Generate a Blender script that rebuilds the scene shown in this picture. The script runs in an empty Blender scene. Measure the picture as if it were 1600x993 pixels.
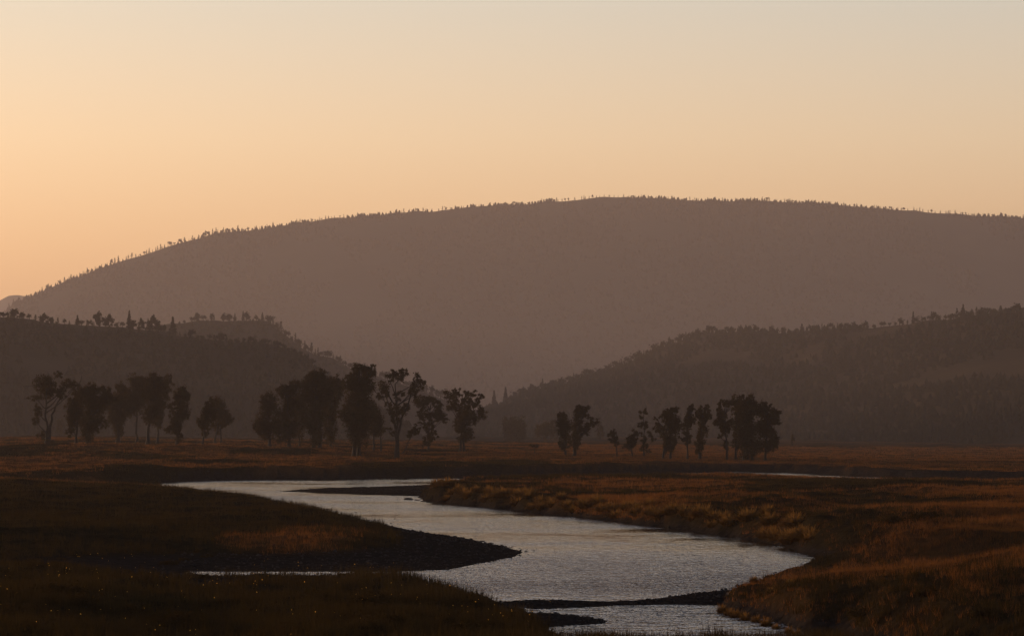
import bpy, math, random
import numpy as np
from mathutils import Vector

sc = bpy.context.scene
COL = sc.collection
rng = np.random.default_rng(11)
random.seed(11)

# ------------------------------------------------------------------ camera
F = 5350.0          # focal length in photo pixels (photo 1600 px wide): a 120 mm lens
HC = 7.0            # camera height above the river
YH = 675.0          # row of the level horizon in the photo
cam = bpy.data.cameras.new('camera')
cam_ob = bpy.data.objects.new('camera', cam)
COL.objects.link(cam_ob)
sc.camera = cam_ob
cam.sensor_width = 36.0
cam.lens = F / 1600 * 36
cam.shift_y = (YH - 496.5) / 1600
cam.clip_start = 0.5
cam.clip_end = 60000
cam_ob.location = (0, 0, HC)
cam_ob.rotation_euler = (math.pi / 2, 0, 0)

# ------------------------------------------------------------------ sky, sun, exposure
SUN_EL, SUN_AZ = 4.0, -43.0
world = bpy.data.worlds.new('World')
sc.world = world
world.use_nodes = True
wn = world.node_tree
bg = wn.nodes['Background']
sky = wn.nodes.new('ShaderNodeTexSky')
sky.sky_type = 'NISHITA'
sky.sun_disc = False
sky.sun_elevation = math.radians(SUN_EL)
sky.sun_rotation = math.radians(SUN_AZ)
sky.dust_density = 4.0
sky.air_density = 1.0
sky.ozone_density = 1.0
gam = wn.nodes.new('ShaderNodeGamma')           # the smoky evening air evens the sky out
gam.inputs[1].default_value = 0.42
tcw = wn.nodes.new('ShaderNodeTexCoord')
sep = wn.nodes.new('ShaderNodeSeparateXYZ')
ramp = wn.nodes.new('ShaderNodeValToRGB')       # orange dust tint at the horizon, greyer above; darkened overhead to cut fill light
ramp.color_ramp.elements[0].position = 0.0
ramp.color_ramp.elements[0].color = (1.0, 0.66, 0.46, 1)
ramp.color_ramp.elements[1].position = 1.0
ramp.color_ramp.elements[1].color = (0.08, 0.10, 0.15, 1)
for p_, c_ in ((0.045, (0.985, 0.70, 0.545, 1)), (0.085, (0.92, 0.765, 0.665, 1)), (0.125, (0.735, 0.72, 0.73, 1)), (0.20, (0.66, 0.68, 0.80, 1)), (0.36, (0.25, 0.30, 0.44, 1))):
    e_ = ramp.color_ramp.elements.new(p_)
    e_.color = c_
mulw = wn.nodes.new('ShaderNodeMix')
mulw.data_type = 'RGBA'
mulw.blend_type = 'MULTIPLY'
mulw.inputs[0].default_value = 1
wn.links.new(tcw.outputs['Generated'], sep.inputs[0])
wn.links.new(sep.outputs['Z'], ramp.inputs['Fac'])
wn.links.new(sky.outputs[0], gam.inputs[0])
wn.links.new(gam.outputs[0], mulw.inputs[6])
wn.links.new(ramp.outputs['Color'], mulw.inputs[7])
gain = wn.nodes.new('ShaderNodeVectorMath')
gain.operation = 'SCALE'
gain.inputs['Scale'].default_value = 2.0
wn.links.new(mulw.outputs[2], gain.inputs[0])
wn.links.new(gain.outputs[0], bg.inputs[0])
bg.inputs[1].default_value = 0.15

sun = bpy.data.lights.new('sun', 'SUN')
sun.energy = 2.0
sun.angle = math.radians(0.5)
sun.color = (1.0, 0.66, 0.40)
sun_ob = bpy.data.objects.new('sun', sun)
COL.objects.link(sun_ob)
e, a = math.radians(SUN_EL), math.radians(SUN_AZ)
SUN_DIR = Vector((math.sin(a) * math.cos(e), math.cos(a) * math.cos(e), math.sin(e)))
sun_ob.rotation_euler = SUN_DIR.to_track_quat('Z', 'Y').to_euler()
vs = sc.view_settings
vs.view_transform = 'Standard'
vs.look = 'None'
vs.gamma = 1.0
vs.exposure = 1.2
vs.use_curve_mapping = False
sc.cycles.use_denoising = True
sc.cycles.max_bounces = 6
sc.cycles.transparent_max_bounces = 4

# ------------------------------------------------------------------ helpers
def mesh(name, V, faces, mat, smooth=False):
    """faces: a list of (n,k) index arrays; one mesh object's data."""
    V = np.asarray(V, np.float32).reshape(-1, 3)
    me = bpy.data.meshes.new(name)
    me.vertices.add(len(V))
    me.vertices.foreach_set('co', V.ravel())
    li, starts, n = [], [], 0
    for f in faces:
        f = np.asarray(f, np.int32)
        if not len(f):
            continue
        k = f.shape[1]
        li.append(f.ravel())
        starts.append(n + np.arange(len(f), dtype=np.int32) * k)
        n += f.size
    li = np.concatenate(li)
    starts = np.concatenate(starts)
    me.loops.add(len(li))
    me.loops.foreach_set('vertex_index', li)
    me.polygons.add(len(starts))
    me.polygons.foreach_set('loop_start', starts)
    me.polygons.foreach_set('use_smooth', np.full(len(starts), smooth))
    me.update(calc_edges=True)
    if mat:
        me.materials.append(mat)
    return me

def link(name, data, parent=None, loc=None, **props):
    o = bpy.data.objects.new(name, data)
    COL.objects.link(o)
    o.parent = parent
    if loc is not None:
        o.location = loc
    for k, v in props.items():
        if v is not None:
            o[k] = v
    return o

def attr(me, name, vals):
    at = me.attributes.new(name, 'FLOAT', 'POINT')
    at.data.foreach_set('value', np.asarray(vals, np.float32))

def vnoise(x, y, seed=0):
    """2-D value noise in [0,1], vectorised."""
    xi, yi = np.floor(x).astype(np.int64), np.floor(y).astype(np.int64)
    fx, fy = x - xi, y - yi
    fx, fy = fx * fx * (3 - 2 * fx), fy * fy * (3 - 2 * fy)
    def h(i, j):
        n = (i * 374761393 + j * 668265263 + seed * 974634777) & 0xffffffff
        n = ((n ^ (n >> 13)) * 1274126177) & 0xffffffff
        return ((n ^ (n >> 16)) & 0xffff) / 65535.0
    return (h(xi, yi) * (1 - fx) + h(xi + 1, yi) * fx) * (1 - fy) + (h(xi, yi + 1) * (1 - fx) + h(xi + 1, yi + 1) * fx) * fy

def fbm(x, y, seed=0, oct=3):
    s, t, w = 0, 0, 1.0
    for k in range(oct):
        s = s + w * vnoise(x * 2 ** k, y * 2 ** k, seed + k)
        t += w
        w *= 0.5
    return s / t

def sstep(a_, b_, x):
    t = np.clip((x - a_) / (b_ - a_), 0, 1)
    return t * t * (3 - 2 * t)

def at_px(px, py, z=0.0):
    """Point of height z that the photo shows at (px, py): how positions were measured."""
    d = (HC - z) * F / (py - YH)
    return ((px - 800) / F * d, d)

# ------------------------------------------------------------------ materials
def new_mat(name):
    m = bpy.data.materials.new(name)
    m.use_nodes = True
    nt = m.node_tree
    return m, nt, nt.nodes['Principled BSDF']

def noise_node(nt, scale, detail=3.0, rough=0.55, coord='Object', stretch=None):
    tc = nt.nodes.new('ShaderNodeTexCoord')
    n = nt.nodes.new('ShaderNodeTexNoise')
    n.inputs['Scale'].default_value = scale
    n.inputs['Detail'].default_value = detail
    n.inputs['Roughness'].default_value = rough
    if stretch:
        mp = nt.nodes.new('ShaderNodeMapping')
        mp.inputs['Scale'].default_value = stretch
        nt.links.new(tc.outputs[coord], mp.inputs[0])
        nt.links.new(mp.outputs[0], n.inputs['Vector'])
    else:
        nt.links.new(tc.outputs[coord], n.inputs['Vector'])
    return n

def mixc(nt, fac, c1, c2):
    m = nt.nodes.new('ShaderNodeMix')
    m.data_type = 'RGBA'
    for sock, c in ((0, fac), (6, c1), (7, c2)):
        if hasattr(c, 'is_output'):
            nt.links.new(c, m.inputs[sock])
        else:
            m.inputs[sock].default_value = c if sock == 0 else (*c, 1)
    return m.outputs[2]

def rampv(nt, src, lo, hi):
    r = nt.nodes.new('ShaderNodeMapRange')
    r.inputs['From Min'].default_value = lo
    r.inputs['From Max'].default_value = hi
    nt.links.new(src, r.inputs['Value'])
    return r.outputs[0]

def leaf_mat(name, c1, c2, trans, tcol, scale=0.6):
    """Matt leaf that lets some of the sun through."""
    m, nt, b = new_mat(name)
    out = [n for n in nt.nodes if n.type == 'OUTPUT_MATERIAL'][0]
    n = noise_node(nt, scale, 2.0)
    col = mixc(nt, rampv(nt, n.outputs[0], 0.35, 0.65), c1, c2)
    nt.links.new(col, b.inputs['Base Color'])
    b.inputs['Roughness'].default_value = 0.75
    b.inputs['Specular IOR Level'].default_value = 0.0
    t = nt.nodes.new('ShaderNodeBsdfTranslucent')
    t.inputs[0].default_value = (*tcol, 1)
    mx = nt.nodes.new('ShaderNodeMixShader')
    mx.inputs[0].default_value = trans
    nt.links.new(b.outputs[0], mx.inputs[1])
    nt.links.new(t.outputs[0], mx.inputs[2])
    nt.links.new(mx.outputs[0], out.inputs['Surface'])
    return m

def plain_mat(name, c1, c2, scale, rough=0.9, bump=0.0, spec=0.2, detail=4.0):
    m, nt, b = new_mat(name)
    n = noise_node(nt, scale, detail)
    nt.links.new(mixc(nt, rampv(nt, n.outputs[0], 0.35, 0.65), c1, c2), b.inputs['Base Color'])
    b.inputs['Roughness'].default_value = rough
    b.inputs['Specular IOR Level'].default_value = spec
    if bump:
        bp = nt.nodes.new('ShaderNodeBump')
        bp.inputs['Strength'].default_value = 1
        bp.inputs['Distance'].default_value = bump
        nt.links.new(n.outputs[0], bp.inputs['Height'])
        nt.links.new(bp.outputs[0], b.inputs['Normal'])
    return m

M_LEAF = leaf_mat('cottonwood_leaf', (0.028, 0.022, 0.011), (0.042, 0.032, 0.014), 0.12, (0.12, 0.065, 0.018))
M_BARK = plain_mat('bark', (0.022, 0.017, 0.013), (0.040, 0.030, 0.023), 3.0, 0.95, 0.02)
M_CONIFER = leaf_mat('conifer_needles', (0.026, 0.022, 0.013), (0.036, 0.029, 0.016), 0.03, (0.05, 0.03, 0.01), 0.2)
M_DRY = leaf_mat('dry_grass_blade', (0.052, 0.023, 0.009), (0.110, 0.047, 0.015), 0.42, (0.21, 0.082, 0.024), 0.08)
M_GREEN = leaf_mat('sage_leaf', (0.013, 0.010, 0.006), (0.042, 0.029, 0.012), 0.20, (0.075, 0.044, 0.012), 0.35)
M_TUSSOCK = leaf_mat('tussock_blade', (0.050, 0.030, 0.011), (0.095, 0.052, 0.018), 0.45, (0.25, 0.125, 0.035), 0.5)
M_SEED_GLINT = leaf_mat('seed_head_glint', (0.5, 0.25, 0.05), (0.6, 0.32, 0.06), 0.65, (0.85, 0.48, 0.08), 0.5)  # sun glint painted in as a bright yellow
M_STONE = plain_mat('river_stone', (0.022, 0.018, 0.016), (0.048, 0.040, 0.035), 4.0, 0.95, 0.01, 0.05)
M_HILL = plain_mat('hillside', (0.034, 0.025, 0.017), (0.056, 0.039, 0.024), 0.012, 1.0, 0.0, 0.0, 6.0)
M_MOUNT = plain_mat('mountainside', (0.040, 0.034, 0.024), (0.060, 0.050, 0.034), 0.004, 1.0, 0.0, 0.0, 6.0)

def ground_material():
    m, nt, b = new_mat('valley_ground')
    def at_(n):
        x = nt.nodes.new('ShaderNodeAttribute')
        x.attribute_name = n
        return x.outputs['Fac']
    n1 = noise_node(nt, 0.35, 5.0)
    n2 = noise_node(nt, 2.2, 4.0)
    dry = mixc(nt, rampv(nt, n1.outputs[0], 0.3, 0.7), (0.045, 0.021, 0.009), (0.095, 0.043, 0.015))
    sage = mixc(nt, rampv(nt, n2.outputs[0], 0.3, 0.7), (0.014, 0.010, 0.006), (0.030, 0.021, 0.010))
    grav = mixc(nt, rampv(nt, n2.outputs[0], 0.35, 0.65), (0.014, 0.011, 0.010), (0.028, 0.022, 0.019))
    c = mixc(nt, at_('dry'), sage, dry)
    c = mixc(nt, at_('gravel'), c, grav)
    nt.links.new(c, b.inputs['Base Color'])
    b.inputs['Roughness'].default_value = 1.0
    b.inputs['Specular IOR Level'].default_value = 0.0
    bp = nt.nodes.new('ShaderNodeBump')
    bp.inputs['Strength'].default_value = 0.8
    bp.inputs['Distance'].default_value = 0.25
    nt.links.new(n2.outputs[0], bp.inputs['Height'])
    nt.links.new(bp.outputs[0], b.inputs['Normal'])
    return m
M_GROUND = ground_material()

def water_material():
    m, nt, b = new_mat('river_water')
    b.inputs['Base Color'].default_value = (0.012, 0.010, 0.009, 1)
    b.inputs['Roughness'].default_value = 0.06
    b.inputs['Specular IOR Level'].default_value = 0.5
    b.inputs['IOR'].default_value = 1.33
    n1 = noise_node(nt, 1.0, 3.0, 0.6, stretch=(1.3, 0.8, 1))      # ripples
    n2 = noise_node(nt, 1.0, 5.0, 0.6, stretch=(0.05, 0.05, 1))   # riffles and calm reaches
    mul = nt.nodes.new('ShaderNodeMath')
    mul.operation = 'MULTIPLY_ADD'
    ra = nt.nodes.new('ShaderNodeAttribute')
    ra.attribute_name = 'riffle'
    ad = nt.nodes.new('ShaderNodeMath')
    ad.operation = 'MULTIPLY_ADD'
    nt.links.new(rampv(nt, n2.outputs[0], 0.40, 0.64), ad.inputs[0])
    ad.inputs[1].default_value = 0.42
    nt.links.new(ra.outputs['Fac'], ad.inputs[2])
    nt.links.new(ad.outputs[0], mul.inputs[0])
    mul.inputs[1].default_value = 1.6
    mul.inputs[2].default_value = 0.13
    bp = nt.nodes.new('ShaderNodeBump')
    bp.inputs['Distance'].default_value = 0.30
    nt.links.new(mul.outputs[0], bp.inputs['Strength'])
    nt.links.new(n1.outputs[0], bp.inputs['Height'])
    nt.links.new(bp.outputs[0], b.inputs['Normal'])
    return m
M_WATER = water_material()

# ------------------------------------------------------------------ the valley floor and the river bed
# outline of the river (photo pixel of each bank point, slope of the bank there)
RIVER = [(238,757,.05),(270,753.5,.5),(330,750.5,1.2),(400,749,1.4),(500,748,1.4),(600,747,1.4),(690,746,1.4),(760,745.5,1.4),(900,742.5,1.2),
 (1040,738,1.0),(1145,736.5,1.2),(1200,737.5,1.1),(1262,740,1.0),(1340,744,1.0),(1450,748,1.0),(1700,752,.6),(2100,756,.6),
 (2100,763,.03),(1700,759,.03),(1400,753,.03),(1290,746,.05),(1262,744.5,.019),(1160,741.5,.0145),(1130,741.5,.04),(1040,742,.04),(900,748,.02),(800,752,.03),(735,755,.05),(700,759,.12),
 (675,767,.5),(664,775,.8),(664,783,1.0),(700,786,1.1),(780,794,1.1),(850,802,1.0),(950,813,1.0),(1050,825,1.0),(1150,839,1.0),(1215,852,.9),
 (1255,864,.8),(1276,872,.3),(1264,878,.03),(1225,890,.014),(1190,902,.014),(1155,915,.018),(1135,925,.03),(1124,938,.3),(1124,946,1.3),(1140,953,1.3),
 (1170,961,1.3),(1210,972,1.3),(1260,989,1.2),(1330,1004,1.0),(1450,1030,.5),(1600,1060,.4),
 (1600,1100,.3),(1450,1062,.45),(1300,1032,.5),(1200,1019,.5),(1150,1013,.5),(1000,1008,.5),(900,1008,.5),(845,1005,.2),(835,990,.35),(838,975,.35),(830,960,.3),(800,945,.25),
 (740,927,.25),(680,912,.2),(640,906,.15),(560,905,.1),(480,904,.1),(400,904,.1),(330,902,.1),(292,896,.06),(300,892.5,.04),(400,892.5,.035),
 (500,892.5,.03),(600,893,.03),(690,890,.03),(745,881,.04),(795,871,.06),(815,862,.08),(805,857,.09),(750,845,.10),(690,835,.13),(640,828,.2),
 (560,815,.32),(500,803,.3),(462,793,.25),(430,786,.16),(380,777,.1),(330,768,.06),(280,762,.05),(240,757.5,.05)]
BARS = [
 [(440,767),(480,764.5),(560,762),(640,759.5),(690,757),(702,765),(690,774),(640,774.5),(560,772),(500,770)],
 [(770,938),(800,939),(850,939.5),(900,941),(950,941.5),(1000,939),(1040,932),(1080,926),(1140,921),(1145,945),(1100,945),(1060,944),(1020,944),(1000,945),(960,945),(930,948),(880,949),(835,951)],
 [(815,956),(870,960),(930,965),(950,969),(940,974),(890,976),(830,982)],
]
RW = np.array([at_px(p[0], p[1]) for p in RIVER])
RS = np.array([p[2] for p in RIVER])
BW = [np.array([at_px(*p) for p in b]) for b in BARS]

def poly_dist(X, Y, P, val=None):
    """Signed distance (inside < 0) to polygon P and val interpolated at the nearest edge point."""
    n = len(P)
    best = np.full(X.shape, 1e18)
    bv = np.zeros(X.shape)
    ins = np.zeros(X.shape, bool)
    for i in range(n):
        ax, ay = P[i]
        bx, by = P[(i + 1) % n]
        dx, dy = bx - ax, by - ay
        t = np.clip(((X - ax) * dx + (Y - ay) * dy) / (dx * dx + dy * dy), 0, 1)
        d2 = (X - ax - t * dx) ** 2 + (Y - ay - t * dy) ** 2
        k = d2 < best
        best = np.where(k, d2, best)
        if val is not None:
            bv = np.where(k, val[i] * (1 - t) + val[(i + 1) % n] * t, bv)
        if ay != by:
            c = ((ay > Y) != (by > Y)) & (X < ax + (Y - ay) * dx / dy)
            ins ^= c
    d = np.sqrt(best)
    return np.where(ins, -d, d), bv

# plain heights measured at (photo x, distance)
PLAIN = [(-1500,1100,4.2),(-400,760,4.9),(100,712,4.74),(300,715,4.6),(450,745,3.8),(200,610,2.8),(100,1000,5.2),(100,1400,5.4),(450,900,4.1),(450,1200,4.2),(500,735,3.6),(400,620,2.3),(560,690,1.95),(620,680,1.75),(300,545,1.8),(600,530,1.75),(50,520,1.7),(0,420,1.55),(200,400,1.4),
 (720,765,2.7),(750,680,1.6),(890,770,1.9),(1040,740,1.5),(1180,700,1.25),(1500,900,.8),(1350,760,1.0),(1500,600,1.15),(1500,350,1.5),(1200,300,1.3),(900,370,1.25),(1100,440,1.3),(760,380,1.3),(1700,700,1.1),
 (100,300,1.4),(300,260,1.1),(0,200,1.5),(300,140,.62),(700,140,.62),(500,140,.62),(60,140,.95),(300,155,.4),(600,155,.4),(400,118,1.1),(0,110,1.45),(700,115,1.1),(0,94,1.5),(600,94,1.5),(1500,200,1.9),(1300,150,1.2),(1210,138,1.0),(1150,142,.8),(1500,120,1.7),(1500,95,1.6),
 (0,1700,4.2),(800,1700,2.6),(1600,1700,1.2),(0,2600,5.0),(800,2600,3.5),(1600,2600,2.2),(0,6000,6),(1600,6000,5),(3000,1000,1.0),(3000,400,1.5)]
PLN = np.array([(p[0] / 420.0, math.log(p[1]) * 3.2, p[2]) for p in PLAIN])

def plain_z(X, Y):
    Yc = np.maximum(Y, 60.0)
    u = np.clip(800 + X / Yc * F, -2500, 4200) / 420.0
    v = np.log(Yc) * 3.2
    num = np.zeros(X.shape)
    den = np.zeros(X.shape)
    for a_, b_, z_ in PLN:
        w = 1.0 / ((u - a_) ** 2 + (v - b_) ** 2 + 0.04) ** 1.6
        num += w * z_
        den += w
    return num / den

def terrain(X, Y):
    """height, distance inland (negative in the water), bank slope, gravel weight"""
    X = np.asarray(X, float)
    Y = np.asarray(Y, float)
    zp = plain_z(X, Y)
    amp = np.where(Y < 1500, 1.0, 1.0 + (Y - 1500) / 1500)
    zp = zp + ((fbm(X / 14, Y / 22, 3) - .5) * .75 + (fbm(X / 3.2, Y / 5, 9, 2) - .5) * .50) * np.clip(Y / 160, .4, 1) * np.minimum(amp, 3)
    hum = sstep(950, 1150, 800 + X / np.maximum(Y, 60) * F) * (1 - sstep(330, 420, Y))
    zp = zp + (fbm(X / 5.5, Y / 9, 55, 3) - .5) * 1.5 * hum
    zp = zp + (fbm(X / 5, Y / 8, 57, 3) - .5) * .95 * (1 - sstep(640, 860, 800 + X / np.maximum(Y, 60) * F)) * (Y > 88) * (1 - sstep(150, 175, Y) * (1 - sstep(215, 260, Y)))
    zp = np.maximum(zp, 0.35)
    # low ground between the camera and the near pool
    upx = 800 + X / np.maximum(Y, 60) * F
    low = sstep(820, 880, upx) * (1 - sstep(1290, 1400, upx)) * (1 - sstep(116, 126, Y))
    cap = HC - 333 * np.maximum(Y, 55) / F
    zp = np.where(low > 0, zp * (1 - low) + np.minimum(zp, cap) * low, zp)
    rise = np.clip((88 - Y) / 58, 0, 1)
    zp = zp * (1 - rise) + (5.3 - np.maximum(Y, 0) * .024 * 0) * rise
    capn = np.where(Y < 92, HC - 322 * np.clip(Y, 18, 200) / F, 1e9)     # the roadside slope stays below the frame
    zp = np.minimum(zp, capn)
    D, S = poly_dist(X, Y, RW, RS)
    wob = (fbm(X / 1.6, Y / 4.5, 21, 2) - .5) * np.clip(Y / 200, .5, 2.2) * 1.3
    D = np.where(Y < 900, D + wob * np.where(S > .3, 1.0, .7), D)
    bank = S * D
    # grassy lip: steep banks bulge
    k = .18
    h = np.clip(.5 + .5 * (zp - bank) / k, 0, 1)
    zl = zp * (1 - h) + bank * h - k * h * (1 - h)
    z = np.where(D > 0, np.maximum(zl, np.minimum(D * .02, .25)), np.maximum(-.6, .12 * D))
    gravel = (1 - sstep(.3, .62, z)) * (D > -9) * (S < .3)
    gravel = np.where((D > 0) & (((upx < 600) & (Y > 195)) | ((upx > 1080) & (Y < 200)) | (Y > 420)), 0, gravel)
    gravel = np.maximum(gravel, (1 - sstep(.25, .6, z)) * (S >= .3) * (D < 6))
    # the far cut bank is bare earth, its shade put into the dark gravel colour
    gravel = np.maximum(gravel, (S > .75) * (Y > 480) * (1 - sstep(1.2, 1.6, z)) * (D < 5))
    # point bar on the left stays gravel well inland
    pb = sstep(560, 680, upx) * (1 - sstep(850, 900, upx)) * sstep(150, 168, Y) * (1 - sstep(228, 240, Y)) * (D > 0)
    gravel = np.maximum(gravel, pb * (1 - sstep(.55, .85, z)))
    for b in BW:
        Db, _ = poly_dist(X, Y, b)
        Db = -Db + wob * .6
        hb = np.minimum(Db * .14, .10 + .16 * fbm(X / 2, Y / 5, 40))
        on = (hb > z) & (D < .5)
        z = np.where(on, hb, z)
        gravel = np.where(on, 1.0, gravel)
        D = np.where(Db > 0, np.maximum(D, np.minimum(Db, .6)), D)
    return z, D, S, np.clip(gravel, 0, 1)

def dryness(X, Y):
    """1 = dry tawny grass, 0 = dark sage and green growth"""
    px = 800 + X / np.maximum(Y, 60) * F
    n = fbm(X / 16 + 3, Y / 40, 71, 4)
    base = .32 + .36 * sstep(740, 1020, px)
    base = base + .30 * sstep(500, 560, Y) * (Y < 1200)                    # drier grass on the meadow beyond the far bank
    base = base - .45 * (1 - sstep(150, 190, Y)) * (1 - sstep(850, 1000, px))   # foreground sage on the left
    base = base - .30 * sstep(220, 330, Y) * (1 - sstep(360, 430, Y)) * (1 - sstep(480, 620, px)) * .8
    base = base - .55 * sstep(165, 185, Y) * (1 - sstep(290, 340, Y)) * (1 - sstep(220, 520, px))
    base = base + (.25 + .7 * (n - .4)) * np.exp(-((px - 520) / 150) ** 2 - ((Y - 219) / 11) ** 2)   # tawny strip on the point bar
    base = base + .55 * np.exp(-((px - 90) / 120) ** 2 - ((Y - 520) / 60) ** 2)
    base = base - .35 * sstep(380, 430, Y) * (1 - sstep(500, 540, Y)) * sstep(680, 760, px) * (1 - sstep(1000, 1300, px))
    return sstep(.42, .72, base + (n - .5) * (1.9 - .55 * sstep(760, 1020, px)))

t_f = np.arange(-420, 2020, 4.0)
t_l = -np.geomspace(5350, 1300, 26)
t_cols = np.concatenate([(t_l) / F, (t_f - 800) / F, -t_l[::-1] / F])
rows = np.concatenate([np.arange(-60, 60, 12), np.arange(60, 82, 4), np.geomspace(82, 1300, 540), np.geomspace(1345, 14000, 56)])
TX = t_cols[None, :] * np.maximum(rows, 60)[:, None]
TY = np.repeat(rows[:, None], len(t_cols), 1)
tz, tD, tS, tG = terrain(TX, TY)
nr, nc = TX.shape
ii = np.arange(nr * nc).reshape(nr, nc)
quads = np.stack([ii[:-1, :-1], ii[:-1, 1:], ii[1:, 1:], ii[1:, :-1]], -1).reshape(-1, 4)
gme = mesh('ground', np.stack([TX, TY, tz], -1).reshape(-1, 3), [quads], M_GROUND, True)
attr(gme, 'dry', dryness(TX, TY).ravel())
attr(gme, 'gravel', tG.ravel())
link('ground', gme, kind='structure', label='valley floor of dry grass, sage and gravel')

wx, wy = np.meshgrid(np.linspace(-130, 330, 116), np.linspace(60, 760, 351))
wi = np.arange(wx.size).reshape(wx.shape)
wme = mesh('river', np.stack([wx, wy, wx * 0], -1).reshape(-1, 3), [np.stack([wi[:-1, :-1], wi[:-1, 1:], wi[1:, 1:], wi[1:, :-1]], -1).reshape(-1, 4)], M_WATER)
rif = .02 + .30 * (1 - sstep(150, 215, wy)) + .55 * np.exp(-((wy - 157) / 9) ** 2) + .30 * np.exp(-((wy - 176) / 12) ** 2) + .25 * np.exp(-((wy - 355) / 16) ** 2) + .2 * (wy < 142)   # shallow reaches
attr(wme, 'riffle', np.clip(rif + (fbm(wx / 9, wy / 9, 77, 3) - .5) * .35, 0, 1).ravel())
link('river', wme, kind='structure', label='winding river reflecting the evening sky')

# ------------------------------------------------------------------ hills and the mountain
PROF = np.array([(-1, 0), (-.9, .045), (-.8, .12), (-.7, .225), (-.6, .35), (-.5, .49), (-.4, .62), (-.3, .745), (-.2, .855), (-.12, .93), (-.06, .975), (0, 1), (.08, .992), (.2, .94), (.45, .7), (.7, .35), (1, 0)])

class Hill:
    def __init__(s, name, pts, dist, wf, wb, mat, seed, label, rough=.03, edge=5.0):
        p = np.array(pts, float)
        s.px, s.py = p[:, 0], p[:, 1]
        s.dist, s.wf, s.wb, s.seed, s.rough, s.edge = dist, wf, wb, seed, rough, edge
        n = max(160, int((s.px[-1] - s.px[0]) / 9))
        U = np.linspace(s.px[0], s.px[-1], n)
        sv = np.unique(np.concatenate([PROF[:, 0], np.linspace(-1, 0, 40)]))
        X, Y, Z = s.point(U[:, None], sv[None, :])
        q = np.arange(n * len(sv)).reshape(n, len(sv))
        f = np.stack([q[:-1, :-1], q[1:, :-1], q[1:, 1:], q[:-1, 1:]], -1).reshape(-1, 4)
        s.ob = link(name, mesh(name, np.stack([X, Y, Z], -1).reshape(-1, 3), [f], mat, True), kind='structure', label=label)
    def point(s, u, v):
        u, v = np.broadcast_arrays(np.asarray(u, float), np.asarray(v, float))
        d = s.dist(u) if callable(s.dist) else np.full(u.shape, float(s.dist))
        zr = HC + (YH - np.interp(u, s.px, s.py) + (fbm(u / 26.0, u * 0 + 3, s.seed + 50, 3) - .5) * s.edge) / F * d
        p = np.interp(v, PROF[:, 0], PROF[:, 1])
        y = d + np.where(v < 0, v * s.wf, v * s.wb)
        x = (u - 800) / F * y
        bumpy = (fbm(x / (s.wf * .12) + 9, v * 4 + 30, s.seed, 4) - .5) * s.rough * s.wf * np.clip(-v * 3.0, 0, 1) * np.clip((1 + v) * 3, 0, 1)
        z = -2 + (zr + 2) * p + bumpy
        return x, y, z

Hill('mountain', [(-900,640),(-300,560),(-60,505),(0,470),(14,462),(30,460),(50,463),(90,480),(300,640)], 12200, 1200, 1000, M_MOUNT, 5, 'pale distant peak at the left end of the skyline', .02)
H_MAIN = Hill('mountain', [(-420,650),(-100,556),(0,494),(20,474),(40,466),(60,459),(100,441),(150,420),(200,405),(250,390),(290,377),(340,364),(400,359),(450,350),(500,343),(560,338),(620,332),(680,330),
 (740,324),(800,320),(850,316),(900,312),(950,308),(1000,309),(1060,312),(1120,314),(1180,313),(1240,315),(1300,319),(1360,324),(1420,329),(1480,333),(1540,337),(1600,341),(1800,352),(2200,390),(3000,520)],
 8000, 1700, 2500, M_MOUNT, 17, 'broad forested mountain behind the valley', .012)
H_LB = Hill('hill', [(120,560),(200,522),(262,506),(300,501),(330,500),(400,500),(422,504),(445,521),(470,542),(490,552),(520,560),(545,574),(575,583),(610,594),(650,608),(690,624),(720,638),(760,662),(800,684)],
 3300, 480, 550, M_HILL, 23, 'wooded spur behind the dark left hill')
H_LF = Hill('hill', [(-1900,640),(-900,545),(-200,502),(0,494),(20,495),(60,502),(130,507),(200,511),(230,515),(280,523),(330,531),(380,534),(400,532),(430,538),(470,554),(500,577),(520,594),(545,612),(600,644),(660,680)],
 2250, 460, 420, M_HILL, 29, 'dark low hill on the left')
H_R = Hill('hill', [(640,690),(700,664),(760,640),(780,632),(810,618),(850,606),(900,592),(940,583),(980,568),(1010,554),(1040,541),(1080,528),(1110,520),(1150,517),(1200,518),(1240,521),(1300,514),(1360,511),(1420,508),(1440,503),(1480,498),
 (1520,494),(1560,491),(1600,487),(1800,462),(2400,410),(3400,470)], lambda u: 3600 - 800 * sstep(900, 1700, u), 1200, 650, M_HILL, 31, 'wooded slope rising on the right', .02)

# ------------------------------------------------------------------ tree meshes
def quads_at(C, size, n_up=0.3, r=rng):
    """Randomly turned leaf quads at points C."""
    n = len(C)
    a_ = r.normal(size=(n, 3))
    a_ /= np.linalg.norm(a_, axis=1)[:, None]
    b_ = r.normal(size=(n, 3))
    b_ -= a_ * (a_ * b_).sum(1)[:, None]
    b_ /= np.linalg.norm(b_, axis=1)[:, None]
    s = (size * r.uniform(.6, 1.3, n))[:, None] if np.ndim(size) == 0 else (size * r.uniform(.6, 1.3, n))[:, None]
    V = np.stack([C - a_ * s * .5, C - b_ * s * .35, C + a_ * s * .6, C + b_ * s * .35], 1)
    return V.reshape(-1, 3), np.arange(n * 4).reshape(n, 4)

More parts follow.
